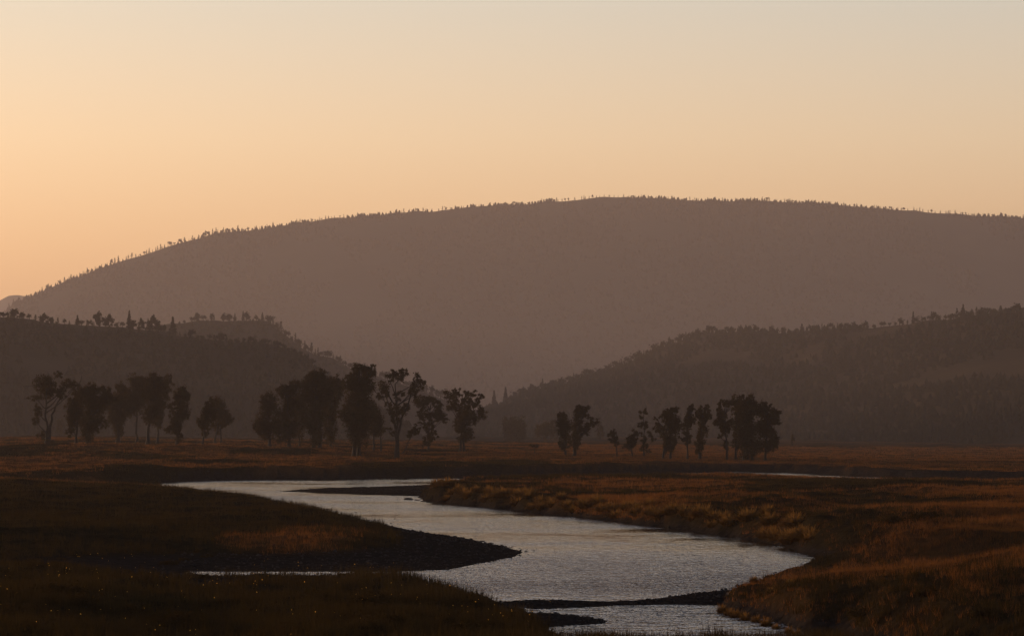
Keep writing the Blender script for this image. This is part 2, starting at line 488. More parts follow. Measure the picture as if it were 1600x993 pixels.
def tube(path, radii, sides=6):
    path = np.asarray(path, float)
    V, Fq = [], []
    for i in range(len(path)):
        d = path[min(i + 1, len(path) - 1)] - path[max(i - 1, 0)]
        d = d / (np.linalg.norm(d) + 1e-9)
        up = np.array([0, 1, 0]) if abs(d[1]) < .8 else np.array([1, 0, 0])
        p = np.cross(d, up)
        p /= np.linalg.norm(p)
        q = np.cross(d, p)
        for k in range(sides):
            t = 2 * math.pi * k / sides
            V.append(path[i] + radii[i] * (math.cos(t) * p + math.sin(t) * q))
    for i in range(len(path) - 1):
        for k in range(sides):
            Fq.append((i * sides + k, i * sides + (k + 1) % sides, (i + 1) * sides + (k + 1) % sides, (i + 1) * sides + k))
    return np.array(V), np.array(Fq)

def join(parts):
    V, Q, n = [], [], 0
    for v, f in parts:
        V.append(v)
        Q.append(np.asarray(f) + n)
        n += len(v)
    return np.concatenate(V), np.concatenate(Q)

def limb(p0, p1, r0, r1, bend, r, n=5):
    t = np.linspace(0, 1, n)
    p0, p1 = np.asarray(p0, float), np.asarray(p1, float)
    path = p0 + (p1 - p0) * t[:, None]
    path[:, 2] += np.sin(t * math.pi) * bend[2] + 0
    path[:, 0] += np.sin(t * math.pi) * bend[0]
    path[1:-1] += r.normal(scale=.012 * np.linalg.norm(p1 - p0), size=(n - 2, 3))
    return tube(path, r0 + (r1 - r0) * t)

def find_d(px, py, d0):
    """Distance near d0 at which the ground shows at (px, py)."""
    ds = np.linspace(d0 * .86, d0 * 1.16, 400)
    z, _, _, _ = terrain((px - 800) / F * ds, ds)
    y = YH + (HC - z) * F / ds
    cost = np.abs(y - py) + np.abs(ds - d0) / d0 * 6
    k = int(np.argmin(cost))
    return ds[k], z[k]

TREE_GROUP = 'cottonwoods on the valley floor'
def cottonwood(px, py, d0, blobs, label, stems=None, r_px=2.2, name='cottonwood_tree', cat='tree', leaf_px=2.5, dens=1.0, limbs=True, fill=True, wide=1.0):
    """One tree: an Empty at its foot, a trunk with limbs and a crown of leaf clumps. blobs: (x, y, rx, ry) in photo pixels."""
    r = np.random.default_rng(int(px * 7 + py))
    d, z0 = find_d(px, py, d0)
    s = d / F
    root = link(name, None, loc=((px - 800) * s, d, z0 - .15), label=label, category=cat, group=TREE_GROUP)
    root.empty_display_size = 2
    B = np.array(blobs, float)
    B[:, 2] *= wide
    B[:, 3] *= 1 + (wide - 1) * .5
    if fill and len(B) > 2:        # leafage between neighbouring clumps
        ex = []
        for k in range(len(B)):
            dd = np.hypot(B[:, 0] - B[k, 0], B[:, 1] - B[k, 1])
            for j in np.argsort(dd)[1:3]:
                if dd[j] < 1.9 * (B[k, 2] + B[j, 2]):
                    ex.append(((B[k] + B[j]) / 2) * [1, 1, .66, .66] + [r.normal() * 1.5, r.normal() * 1.5, 0, 0])
        if ex:
            B = np.concatenate([B, np.array(ex)])
    cx, cz = (B[:, 0] - px) * s, (py - B[:, 1]) * s
    rx, rz = B[:, 2] * s * 1.1, B[:, 3] * s * 1.08
    width = (cx + rx).max() - (cx - rx).min()
    cy = r.uniform(-.32, .32, len(B)) * width
    # crown
    pts = []
    for k in range(len(B)):
        area = math.pi * B[k, 2] * B[k, 3]
        n_l = int(area * 2.2 * dens) + 12
        ns = max(5, int(area / 11))
        cs = r.normal(size=(ns, 3))
        cs /= np.linalg.norm(cs, axis=1)[:, None]
        cs *= (r.uniform(.25, 1.0, ns) ** .6 * np.where(r.uniform(0, 1, ns) < .22, 1.28, 1.0))[:, None]
        sub = r.integers(0, ns, n_l)
        sp = cs[sub] * .95 + r.normal(scale=.15, size=(n_l, 3)) + r.normal(scale=.05, size=(n_l, 3))
        sp[:, 0] = sp[:, 0] * rx[k] + cx[k]
        sp[:, 1] = sp[:, 1] * (rx[k] * .9 + .4) + cy[k]
        sp[:, 2] = sp[:, 2] * rz[k] + cz[k]
        pts.append(sp)
    P = np.concatenate(pts)
    P = P[P[:, 2] > .25]
    V, Q = quads_at(P, leaf_px * s, r=r)
    # trunk and limbs
    parts = []
    rt = r_px * s
    stems = stems or [(px, py)]
    top = cz.max() * .86
    for si, st in enumerate(stems):
        x0 = (st[0] - px) * s
        if len(st) > 2:
            pp = [np.array([x0, r.uniform(-.3, .3) * si, 0])] + [np.array([(q[0] - px) * s, 0, (py - q[1]) * s]) for q in st[2]]
        else:
            mx_ = np.average(cx, weights=rx * rz)
            pp = [np.array([x0, si * .8, 0]), np.array([x0 * .8 + mx_ * .2, si * .6, top * .35]), np.array([x0 * .4 + mx_ * .6, 0, top * .7]), np.array([mx_, 0, top])]
        pp = np.array(pp)
        n_ = 12
        ln = np.linspace(0, len(pp) - 1, n_)
        path = np.stack([np.interp(ln, range(len(pp)), pp[:, i]) for i in range(3)], 1)
        path[1:-1] += r.normal(scale=rt * .35, size=(n_ - 2, 3)) * [1, 1, .2]
        tt = np.linspace(0, 1, n_)
        rad = rt * (1 - .8 * tt) * (1 + .6 * np.exp(-tt * 18))
        parts.append(tube(path, rad, 7))
        if si == 0:
            main = path
    if limbs:
        for k in range(len(B)):
            tgt = np.array([cx[k], cy[k], cz[k]])
            zz = max(main[1, 2], min(main[-1, 2] * .93, tgt[2] - abs(tgt[0] - main[-1, 0]) * .8 - rz[k] * .5))
            j = int(np.argmin(np.abs(main[:, 2] - zz)))
            L = np.linalg.norm(tgt - main[j])
            if L < .4:
                continue
            parts.append(limb(main[j], tgt, min(rt * .42, .05 * L + .05), rt * .1, (0, 0, -.06 * L), r))
            for _ in range(3):
                q = tgt + r.normal(size=3) * [rx[k] * .6, rx[k] * .6, rz[k] * .6]
                parts.append(limb(main[j] * .25 + tgt * .75, q, rt * .13, rt * .05, (0, 0, 0), r, 3))
    tv, tq = join(parts)
    link('trunk', mesh('trunk', tv, [tq], M_BARK, True), root)
    link('crown', mesh('crown', V, [Q], M_LEAF), root)
    return root

# left group
cottonwood(73,692,720,[(72,595,14,12),(88,584,6,6),(57,621,11,5),(70,611,15,9),(58,640,6,10),(57,656,6,7),(62,680,8,7),(80,688,7,4),(110,597,11,7),(98,612,8,11),(120,602,7,7),(78,604,9,8)],
 'leftmost cottonwood, forked trunk with a bare curved limb on its right', fill=False, stems=[(73,692,[(74,660),(71,635),(72,600)]),(75,690,[(79,655),(84,637),(92,625),(104,605)])], r_px=2.6)
cottonwood(92,690,1500,[(93,672,5,14)], 'faint slim young tree between the first two cottonwoods on the left', r_px=1, limbs=False)
cottonwood(119,693,715,[(111,632,8,8),(116,655,10,9),(110,675,6,6),(122,615,8,9),(121,640,8,12),(112,647,7,7)],
 'slim cottonwood with lumpy foliage down its left side, second from the left', wide=1.2, stems=[(119,693,[(119,660),(121,630),(123,600),(128,585)])], r_px=1.8)
cottonwood(138,692,712,[(140,619,17,16),(145,603,8,7),(163,610,9,9),(151,635,20,19),(138,670,9,20),(158,660,9,8),(130,612,8,9),(172,622,10,8),(136,655,12,14)],
 'bulky dark cottonwood with foliage to the ground in the left grove', r_px=3.4)
cottonwood(184,692,900,[(189,603,6,8),(195,615,13,9),(185,630,15,13),(200,622,13,8),(178,650,7,14),(190,645,13,13),(186,670,7,12)],
 'pale hazy cottonwood with a thick pillar trunk in the left grove', wide=1.15, r_px=3.0)
cottonwood(213,692,790,[(215,592,11,8),(222,605,13,13),(218,630,13,13),(205,640,9,9),(210,612,9,9)], 'tall thin trunked cottonwood left of the highest crown in the left grove', wide=1.2, r_px=1.9)
cottonwood(231,693,712,[(244,588,9,7),(236,598,13,9),(243,615,12,13),(240,640,9,13),(232,650,7,10),(252,600,7,6),(232,612,8,8)], 'highest crowned cottonwood of the left grove on a dark leaning trunk', wide=1.2, r_px=2.8)
cottonwood(246,692,760,[(248,640,8,13),(263,590,6,6),(262,600,7,8),(255,622,8,10),(248,658,7,8)], 'narrow cottonwood with a wispy tufted top right of the highest crown', wide=1.25, r_px=1.8)
cottonwood(277,693,705,[(278,611,10,8),(290,613,8,8),(283,625,11,11),(286,640,9,13),(266,633,7,5),(290,650,6,8),(272,650,6,8),(268,668,9,7),(277,660,8,13),(281,682,6,8)],
 'ragged column shaped cottonwood at the right end of the left grove', r_px=2.4)
cottonwood(317,693,730,[(325,648,11,14),(313,656,8,6),(330,630,8,9),(320,672,6,9)], 'small cottonwood standing alone on a thin trunk between two groves', r_px=1.7)
cottonwood(340,692,860,[(338,628,11,8),(345,640,11,15),(352,655,9,8),(360,652,5,4),(340,665,7,13)], 'hazy small cottonwood just behind the lone one between two groves', stems=[(336,692),(345,692)], r_px=1.6)
# middle grove
cottonwood(421,698,750,[(418,622,9,9),(410,624,6,5),(424,640,14,11),(413,660,12,14),(422,675,12,13),(400,665,5,9),(432,660,7,12)], 'low rounded cottonwood at the left end of the middle grove', wide=1.2, r_px=2.6)
cottonwood(452,698,750,[(441,607,7,7),(450,615,11,9),(462,600,7,7),(455,635,11,13),(440,655,6,7),(452,665,9,18),(440,685,7,5)], 'cottonwood with a slanting top beside the low rounded one', wide=1.25, r_px=2.5)
cottonwood(468,699,840,[(468,650,7,28),(464,630,7,10)], 'faint slender tree between two cottonwoods of the middle grove', wide=1.5, r_px=1.5)
cottonwood(495,699,735,[(497,582,9,7),(488,590,11,8),(500,598,17,13),(495,620,20,18),(480,610,11,13),(492,650,14,20),(495,680,9,13),(510,612,9,14)], 'massive dome topped cottonwood left of centre in the middle grove', wide=1.15, stems=[(490,699),(499,699)], r_px=2.6)
cottonwood(516,701,790,[(530,595,6,7),(522,605,10,11),(518,630,9,15),(516,665,7,22)], 'narrow cottonwood behind, between the dome topped tree and the tallest one', wide=1.4, r_px=2.0)
cottonwood(556,715,690,[(567,573,7,6),(558,575,7,7),(583,578,4,9),(575,585,7,11),(550,588,9,7),(545,600,9,9),(570,605,13,17),(555,625,16,18),(535,645,9,6),(560,655,18,18),(562,680,13,18),(566,640,11,18),(557,600,8,10)],
 'tallest and darkest cottonwood, on twin trunks, in the middle grove', wide=1.12, stems=[(553,715),(561,715)], r_px=3.2)
cottonwood(584,705,780,[(585,655,9,20),(580,640,7,13),(590,668,7,12)], 'dense narrow cottonwood tucked behind the right side of the tallest tree', wide=1.3, r_px=2.0)
cottonwood(619,717,680,[(612,580,7,6),(632,580,8,7),(608,590,7,7),(622,588,8,6),(600,602,9,8),(594,615,6,8),(604,612,5,8),(652,590,7,8),(660,600,5,9),(648,603,7,9),(645,612,7,8),(621,618,6,7),(620,640,12,9),(633,636,8,8),
 (614,655,5,6),(628,612,5,5),(606,629,5,6),(605,669,7,3),(614,675,5,4),(625,655,5,7)],
 'open crowned cottonwood with separate leafy lobes on a tall bare trunk', fill=False, stems=[(619,717,[(620,690),(622,668),(619,640),(618,600),(625,585)]),(621,700,[(624,665),(632,640),(645,612),(655,595)]),(620,700,[(618,668),(610,640),(600,608)])], r_px=2.4)
cottonwood(628,709,740,[(645,674,8,5),(651,670,6,6),(640,680,4,4)], 'small leaning tree with a curved bare stem beside the open crowned cottonwood', stems=[(628,709,[(636,695),(640,684),(646,674)])], r_px=1.1)
cottonwood(669,704,770,[(657,625,11,8),(672,622,7,5),(662,645,9,7),(684,630,7,7),(686,645,9,8),(691,656,8,3.5),(675,650,5,6),(672,668,6,8),(680,682,5,4),(668,690,7,8),(655,659,6,3)],
 'sparse cottonwood with tiered ragged branches left of the fan shaped tree', wide=1.1, r_px=1.7)
cottonwood(722,705,760,[(704,618,7,7),(715,612,5,6),(702,632,5,7),(714,630,7,9),(729,614,4,5),(740,614,5,5),(728,627,6,8),(738,625,4,7),(751,618,4,5),(745,628,5,6),(720,645,9,8),(735,640,7,8),(728,655,8,9),(751,645,7,8),
 (745,655,6,6),(718,665,8,9),(729,675,8,9),(722,685,6,7)], 'fan shaped cottonwood standing clear at the right of the middle grove', fill=False, wide=1.3, stems=[(719,705),(725,705)], r_px=1.8)
# hazy trees further back
cottonwood(803,696,1750,[(795,672,9,17),(812,675,11,17),(803,680,14,14)], 'hazy blocky tree clump left of the small bush topped sapling', r_px=2.0)
cottonwood(852,696,1780,[(845,678,11,12),(860,675,11,13)], 'hazy low tree clump right of the small sapling', r_px=2.0)
cottonwood(938,699,1700,[(938,678,7,12)], 'very faint round tree right of the spreading forked cottonwood', r_px=1.4, limbs=False)
cottonwood(836,708,790,[(836,696,6,4),(831,694,4,3)], 'tiny mushroom shaped sapling alone on the meadow', r_px=.9)
# right group
cottonwood(883,711,770,[(880,655,7,9),(876,662,6,8),(884,668,8,13),(882,690,7,9),(876,648,4,4)], 'upright cottonwood left half of the forked looking pair', wide=1.25, r_px=1.8)
cottonwood(896,712,760,[(902,638,5,5),(917,635,4,4),(914,643,4,6),(905,650,8,8),(901,665,6,9),(928,657,6,5),(919,664,5,5),(915,673,5,5),(897,685,7,13)],
 'spreading cottonwood with limbs thrown out to the right', wide=1.25, stems=[(896,712,[(898,690),(900,670),(904,645)]),(897,705,[(903,685),(915,670),(929,657)]),(898,700,[(904,665),(916,637)])], r_px=1.9)
cottonwood(964,714,760,[(960,674,5,5),(950,676,5,3.5),(957,683,7,5),(962,690,4,6)], 'little lopsided tree with its crown all on the left of its stem', stems=[(964,714,[(964,690),(963,672)])], r_px=1.2)
cottonwood(987,713,760,[(992,672,4,5),(985,684,8,7),(981,695,7,8),(989,690,6,8),(994,681,4,6)], 'small egg shaped tree right of the lopsided one', r_px=1.4)
cottonwood(1006,713,760,[(1006,643,6,5),(1002,650,4,3),(1005,660,7,5),(1000,663,4,4),(1010,666,5,4),(1017,678,5,6),(1021,686,4,4),(1006,685,5,6),(1001,677,3,3),(1003,698,5,5),(1014,702,5,3),(1008,693,5,6)],
 'thin cottonwood with stacked separate tufts up its stem', fill=False, stems=[(1006,713,[(1006,690),(1007,665),(1006,643)])], r_px=1.2)
cottonwood(1043,717,735,[(1058,637,5,6),(1048,640,7,5),(1040,645,7,6),(1025,652,4,3),(1050,655,13,11),(1030,668,9,6),(1055,665,8,11),(1043,680,11,9),(1055,688,5,8),(1046,695,8,13),(1038,690,4,8)],
 'full cottonwood on two legs in the middle of the right group', stems=[(1037,717),(1048,717)], r_px=1.9)
cottonwood(1074,717,735,[(1076,638,4,6),(1083,634,4,4),(1076,652,5,9),(1072,667,7,8),(1083,655,4,6),(1075,685,5,8),(1064,683,3,3)], 'slim pointed cottonwood left half of the close pair', wide=1.15, r_px=1.6)
cottonwood(1093,718,730,[(1098,637,6,5),(1105,635,4,4),(1098,650,9,8),(1110,648,4,6),(1098,670,8,15),(1095,692,8,9),(1088,648,5,8),(1092,705,4,9)], 'straight columnar cottonwood right half of the close pair', r_px=2.2)
cottonwood(1136,718,700,[(1137,628,8,5),(1126,630,5,5),(1122,642,5,6),(1128,650,8,8),(1120,658,6,6),(1130,665,8,7),(1140,660,7,7),(1123,679,4,4),(1137,672,5,7),(1135,694,6,7),(1146,628,5,6)],
 'cottonwood with a hole in its crown at the left of the big right clump', r_px=1.9)
cottonwood(1150,718,705,[(1149,625,5,7),(1152,690,6,8),(1150,640,5,8),(1152,660,8,10)], 'narrow cottonwood squeezed into the big right clump', wide=1.4, r_px=1.9)
cottonwood(1168,720,692,[(1162,622,6,6),(1172,620,6,5),(1165,640,13,13),(1175,635,11,11),(1165,665,13,15),(1160,680,11,13),(1172,690,14,15),(1170,706,11,11)],
 'broad many stemmed cottonwood at the heart of the big right clump', wide=1.15, stems=[(1162,720),(1169,720),(1177,720)], r_px=2.0)
cottonwood(1196,720,690,[(1192,630,5,6),(1190,640,9,8),(1205,640,8,5),(1214,644,6,4),(1200,655,13,9),(1212,658,8,4),(1192,670,13,13),(1203,675,8,8),(1213,686,6,7),(1207,694,8,9),(1195,695,9,12)],
 'bushy cottonwood with side tufts at the right end of the right group', wide=1.1, r_px=2.0)
cottonwood(1238,708,1450,[(1238,697,3.2,8)], 'lone faint bush like tree right of the right group', r_px=.8, limbs=False)
# a bare dead stem
d, z0 = find_d(595, 706, 780)
s = d / F
t = link('dead_trunk', None, loc=((595 - 800) * s, d, z0 - .1), label='bare dead stem between the tallest tree and the open crowned one', category='dead tree')
v1, q1 = tube([(0, 0, 0), (.05, 0, 1.5), (-.04, 0, 3.0), (.05, 0, 4.2)], [.25, .2, .15, .06])
link('trunk', mesh('trunk', v1, [q1], M_BARK, True), t)
v2, q2 = join([tube([(0, 0, 2.6), (.35, .1, 3.1), (.6, .1, 3.6)], [.1, .07, .03], 5), tube([(0, 0, 1.9), (-.3, 0, 2.3), (-.42, 0, 2.7)], [.09, .06, .03], 5)])
link('branch', mesh('branch', v2, [q2], M_BARK, True), t)

# ------------------------------------------------------------------ trees on the hills
def conifer_mesh(name, seed, slim=.26, n=300, crown_only=False, round_=False):
    """unit-height tree; returns (crown mesh, trunk mesh)"""
    r = np.random.default_rng(seed)
    t = r.uniform(.03, 1, n) ** .9
    if round_:
        ph = r.uniform(0, 2 * math.pi, n)
        k = 11
        c = r.normal(size=(k, 3))
        c /= np.linalg.norm(c, axis=1)[:, None]
        c *= r.uniform(.3, 1, k)[:, None]
        C = c[r.integers(0, k, n)] * .8 + r.normal(scale=.17, size=(n, 3))
        C = C * [slim, slim, .46] + [0, 0, .46]
        size = .15
    else:
        rad = slim * (1.02 - t) * (.55 + .45 * np.abs(np.sin(t * 17 + seed))) * r.uniform(.5, 1.1, n)
        ph = r.uniform(0, 2 * math.pi, n)
        C = np.stack([np.cos(ph) * rad, np.sin(ph) * rad, t - rad * .35], 1)
        size = .12
    V, Q = quads_at(C, size, r=r)
    tv, tq = tube([(0, 0, -.08), (0, 0, .3), (0, 0, .85 if not round_ else .7)], [.035, .03, .006], 5)
    if crown_only:
        V, Q = join([(V, Q), (tv, tq)])
        return mesh(name, V, [Q], M_CONIFER), None
    return mesh('crown', V, [Q], M_CONIFER), mesh('trunk', tv, [tq], M_BARK)

CON = [conifer_mesh('c', 50 + i, .2 + .05 * i) for i in range(3)]
RND = [conifer_mesh('r', 60 + i, .28 + .07 * i, 420, round_=True) for i in range(3)]
CON1 = [conifer_mesh('conifer_tree', 70 + i, .2 + .05 * i, 90, True)[0] for i in range(3)]
RND1 = [conifer_mesh('round_tree', 80 + i, .28 + .08 * i, 130, True, True)[0] for i in range(3)]

def ridge_point(hill, px, v=0.0):
    x, y, z = hill.point(px, v)
    return float(x), float(y), float(z)

def hill_tree(hill, px, h_px, kind, label, group, wide=1.0, v=0.0, parts=True, name=None):
    x, y, z = ridge_point(hill, px, v)
    h = h_px * y / F
    r = random.Random(int(px * 13))
    nm = name or ('conifer_tree' if kind == 'c' else 'round_tree')
    k = r.randrange(3)
    rot = r.uniform(0, 6.28)
    if parts:
        root = link(nm, None, loc=(x, y, z), label=label, category='tree', group=group)
        for me, n_ in zip((CON if kind == 'c' else RND)[k], ('crown', 'trunk')):
            link(n_, me, root)
    else:
        root = link(nm, (CON1 if kind == 'c' else RND1)[k], loc=(x, y, z), label=label, category='tree', group=group)
    root.rotation_euler = (0, 0, rot)
    root.scale = (h * wide, h * wide, h)
    return root

GL = 'trees on the crest of the left hill'
for px, h, k, w, lab in [
 (6,12,'r',1.3,'round tree on the left hill crest at the very edge of the photo'), (22,18,'r',1.3,'broad rounded tree first from the left on the hill crest'), (34,13,'r',1.3,'lower tree leaning on the broad rounded one'),
 (68,15,'r',1.2,'leafy tree before the first wide gap on the hill crest'), (80,13,'r',1.1,'smaller companion right of the leafy crest tree'), (121,15,'c',1.2,'lone small tree with a pointed cap on the hill crest'),
 (136,9,'c',1,'stubby tree right of the lone pointed one'), (155,25,'r',.85,'tall oval tree, left of two hazy ones on the crest'), (170,22,'r',.85,'hazy oval tree right of the tall oval one'),
 (202,27,'c',.8,'tall spire shaped conifer on the left hill crest'), (208,15,'r',1.4,'dark wide bush at the foot of the spire conifer'), (221,20,'r',.6,'slender pale tree right of the spire conifer'),
 (238,26,'r',.95,'big dark crest tree with a notched top'), (248,16,'r',1.2,'dark low tree against the notched one'), (258,17,'r',.5,'thin pale stem like tree in the crest gap'),
 (270,26,'c',1.05,'dark broad conifer standing lower at the end of the crest'), (299,15,'r',1.3,'dark rounded tree halfway down the dark hill'), (345,13,'r',1.6,'wide dark bush like tree on the falling ridge')]:
    hill_tree(H_LF, px, h, k, lab, GL, w)
GB = 'trees on the pale spur behind the left hill'
for px, h, k, w, lab in [
 (288,6,'r',1.2,'tiny shrub at the left end of the pale spur'), (308,17,'r',.85,'first and tallest round tree on the pale spur'), (331,15,'r',.75,'slanting small tree on the pale spur'), (350,12,'r',1.1,'left tree of a joined trio on the spur'),
 (358,15,'r',1.0,'middle tree of a joined trio on the spur'), (367,12,'c',1.0,'right tree of a joined trio on the spur'), (380,15,'c',.9,'left of two upright trees near the spur end'), (388,14,'r',.8,'right of two upright trees near the spur end'),
 (410,13,'c',1.1,'pointed tree where the spur starts to fall away')]:
    hill_tree(H_LB, px, h, k, lab, GB, w)
for px in np.concatenate([np.arange(420, 700, 4.2), np.arange(300, 420, 17)]):
    px = px + random.uniform(-2, 2)
    hill_tree(H_LB, px, random.uniform(7, 17), random.choice('crrr'), 'small dark tree on the falling edge of the pale spur', 'trees down the edge of the spur', wide=random.uniform(1.2, 1.9), v=random.uniform(-.03, .03), parts=False, name='small_tree')  # small trees of mixed shape, species not known
for px in np.concatenate([np.arange(375, 560, 4.2), np.arange(2, 375, 9.0)]):
    hill_tree(H_LF, px + random.uniform(-2, 2), random.uniform(5, 11), random.choice('crrr'), 'small dark tree along the ridge line of the dark left hill', 'small trees along the left hill', wide=random.uniform(1.3, 2.1), v=random.uniform(-.05, .02), parts=False, name='small_tree')
GR = 'trees on the right slope skyline'
for px, h, k, w, lab in [(772,26,'c',.9,'spire conifer at the foot of the right slope, left of a pair'), (790,23,'c',1.0,'spire conifer at the foot of the right slope, right of a pair'),
 (818,13,'r',1.4,'rounded tree clump above the two spire conifers'), (832,14,'r',1.2,'second rounded tree above the two spire conifers'), (848,16,'c',.7,'slim conifer standing apart low on the right slope'),
 (1427,18,'c',1,'first tall tree of the row high on the right slope'), (1458,17,'r',1.1,'tall bushy tree of the row high on the right slope'), (1505,19,'c',1,'pointed tree near the right end of the upper skyline'), (1590,20,'r',1.2,'large tree at the right edge of the photo')]:
    hill_tree(H_R, px, h, k, lab, GR, w)
px = 800.0
while px < 1625:
    dens = 1.0 if px < 1140 or px > 1420 else 1.6
    hill_tree(H_R, px, random.uniform(6, 14) * (1.15 if px > 1430 else 1), random.choice('crrr'), 'small hazy tree on the skyline of the right slope', GR, random.uniform(1.2, 2.0), random.uniform(-.02, .01), False)
    px += random.uniform(2.5, 8) * dens
px = 14.0
n_ = 0
GM = 'trees along the mountain skyline'
while px < 1610:
    far = px > 430
    cl = float(fbm(np.array([px / 30.0]), np.array([.5]), 404, 3)[0])
    hh = (3.4 + 6.5 * random.random() ** 1.6 if not far else 3.2 + 3.4 * random.random() ** 1.8) * (.7 + .6 * cl)
    hill_tree(H_MAIN, px, hh, random.choice('cccr'), 'tiny conifer on the skyline of the big mountain', GM, random.uniform(1.2, 1.7), random.uniform(-.006, .002), False, 'skyline_conifer')  # mostly conifer shapes with some round ones, species not known
    px += random.uniform(1.5, 6.5) * (1.2 if not far else 1.58) * (1.35 - .75 * cl)
    n_ += 1

def forest(name, label, hill, u0, u1, v0, v1, n, h0, h1, seed, thr):
    r = np.random.default_rng(seed)
    u = r.uniform(u0, u1, n)
    v = r.uniform(v0, v1, n)
    x, y, z = hill.point(u, v)
    keep = fbm(x / (hill.wf * .10), y / (hill.wf * .16), seed, 3) > thr
    x, y, z = x[keep], y[keep], z[keep]
    n = len(x)
    h = r.uniform(h0, h1, n)
    w = h * r.uniform(.32, .6, n)
    k = 5
    parts_v = []
    base = np.stack([x, y, z], 1)
    for lo, hi, wr in ((.1, .62, 1.0), (.45, 1.0, .62)):
        ring = []
        for j in range(k):
            t = 2 * math.pi * j / k + r.uniform(0, .8, n)
            rr = w * wr * r.uniform(.7, 1.25, n)
            ring.append(base + np.stack([np.cos(t) * rr, np.sin(t) * rr, h * lo * r.uniform(.8, 1.3, n)], 1))
        tip = base + np.stack([r.normal(scale=.04, size=n) * h, 0 * h, h * hi], 1)
        parts_v.append(np.stack(ring + [tip], 1))
    V = np.concatenate(parts_v).reshape(-1, 3)
    m = np.arange(len(V) // (k + 1))[:, None] * (k + 1)
    T = np.concatenate([np.concatenate([m + j, m + (j + 1) % k, m + k], 1) for j in range(k)])
    link(name, mesh(name, V, [T], M_CONIFER), kind='stuff', label=label)

forest('forest', 'dense conifer forest covering the big mountain', H_MAIN, -60, 1660, -.85, -.008, 15000, 6, 10, 91, .36)
forest('forest', 'scattered dark trees on the slope of the right hill', H_R, 700, 1660, -.95, -.06, 6500, 4, 7, 92, .34)
forest('forest', 'dark trees covering the left hill', H_LF, -200, 640, -.95, -.12, 3200, 3, 6, 93, .36)
forest('forest', 'trees covering the pale spur', H_LB, 200, 740, -.95, -.06, 1300, 3, 6, 94, .40)

# ------------------------------------------------------------------ grass and sage (stuff)
def scatter(n, seed, y0, y1, px0=-260, px1=1900, power=1.0):
    r = np.random.default_rng(seed)
    d = np.exp(r.uniform(math.log(y0) ** 1, math.log(y1), n))
    u = r.uniform(px0, px1, n)
    X = (u - 800) / F * d
    z, D, S, G = terrain(X, d)
    return r, X, d, z, D, S, G

def blades(r, X, Y, Z, H, nb, width, lean, spread):
    """nb triangular blades per tuft"""
    n = len(X)
    t = r.uniform(0, 2 * math.pi, (n, nb))
    hh = H[:, None] * r.uniform(.45, 1.1, (n, nb))
    rad = spread[:, None] * np.sqrt(r.uniform(0, 1, (n, nb)))
    t2 = r.uniform(0, 2 * math.pi, (n, nb))
    bx, by = X[:, None] + np.cos(t2) * rad, Y[:, None] + np.sin(t2) * rad
    ln = hh * r.uniform(.1, 1, (n, nb)) * lean
    tx, ty = bx + np.cos(t) * ln, by + np.sin(t) * ln
    wv = width[:, None] * r.uniform(.6, 1.3, (n, nb)) * .5
    ta = r.uniform(0, math.pi, (n, nb))
    z0 = Z[:, None] - .06 + 0 * t
    V = np.stack([np.stack([bx - np.cos(ta) * wv, by - np.sin(ta) * wv, z0], -1), np.stack([bx + np.cos(ta) * wv, by + np.sin(ta) * wv, z0], -1),
                  np.stack([tx, ty, z0 + hh + .06], -1)], 2)
    return V.reshape(-1, 3), np.arange(n * nb * 3).reshape(-1, 3)

r, X, Y, Z, D, S, G = scatter(118000, 5, 84, 1250)
dr = dryness(X, Y)
ok = (D > .25) & (G < .55) & (r.uniform(0, 1, len(X)) < .25 + .75 * dr) & (dr > .12)
X, Y, Z = X[ok], Y[ok], Z[ok]
H = r.uniform(.16, .42, len(X)) * np.where(Y < 130, .8, 1)
V, T = blades(r, X, Y, Z, H * np.where((X / Y * F > 280) & (X / Y * F < 500) & (Y < 200), .5, 1), 9, np.maximum(.018, Y * .00013), .7, np.clip(Y * .0014, .18, 1.0))
link('dry_grass', mesh('dry_grass', V, [T], M_DRY), kind='stuff', label='tawny dry grass over the meadows')

r, X, Y, Z, D, S, G = scatter(87000, 6, 84, 1150)
dr = dryness(X, Y)
ok = (D > .25) & (G < .55) & (r.uniform(0, 1, len(X)) < 1.05 - dr)
X, Y, Z = X[ok], Y[ok], Z[ok]
H = r.uniform(.16, .5, len(X)) * (.5 + 1.1 * vnoise(X / 2.2, Y / 4, 33))
V, T = blades(r, X, Y, Z, H, 10, np.maximum(.03, Y * .00016), .55, np.clip(Y * .0015, .2, 1.0))
link('sage', mesh('sage', V, [T], M_GREEN), kind='stuff', label='dark low sage and green growth')

r, X, Y, Z, D, S, G = scatter(79000, 16, 92, 330, 900, 1900)
dr = dryness(X, Y)
ok = (D > .1) & (Z > .3) & (G < .9) & (r.uniform(0, 1, len(X)) < .06 + .94 * dr)
X, Y, Z = X[ok], Y[ok], Z[ok]
V, T = blades(r, X, Y, Z, r.uniform(.12, .40, len(X)) * np.where((X / Y * F < 500) & (Y < 200), .6, 1), 9, np.maximum(.018, Y * .00012), .9, np.clip(Y * .0014, .18, 1.0))
link('bank_grass', mesh('bank_grass', V, [T], M_DRY), kind='stuff', label='brown grass over the right meadow and its river bank')

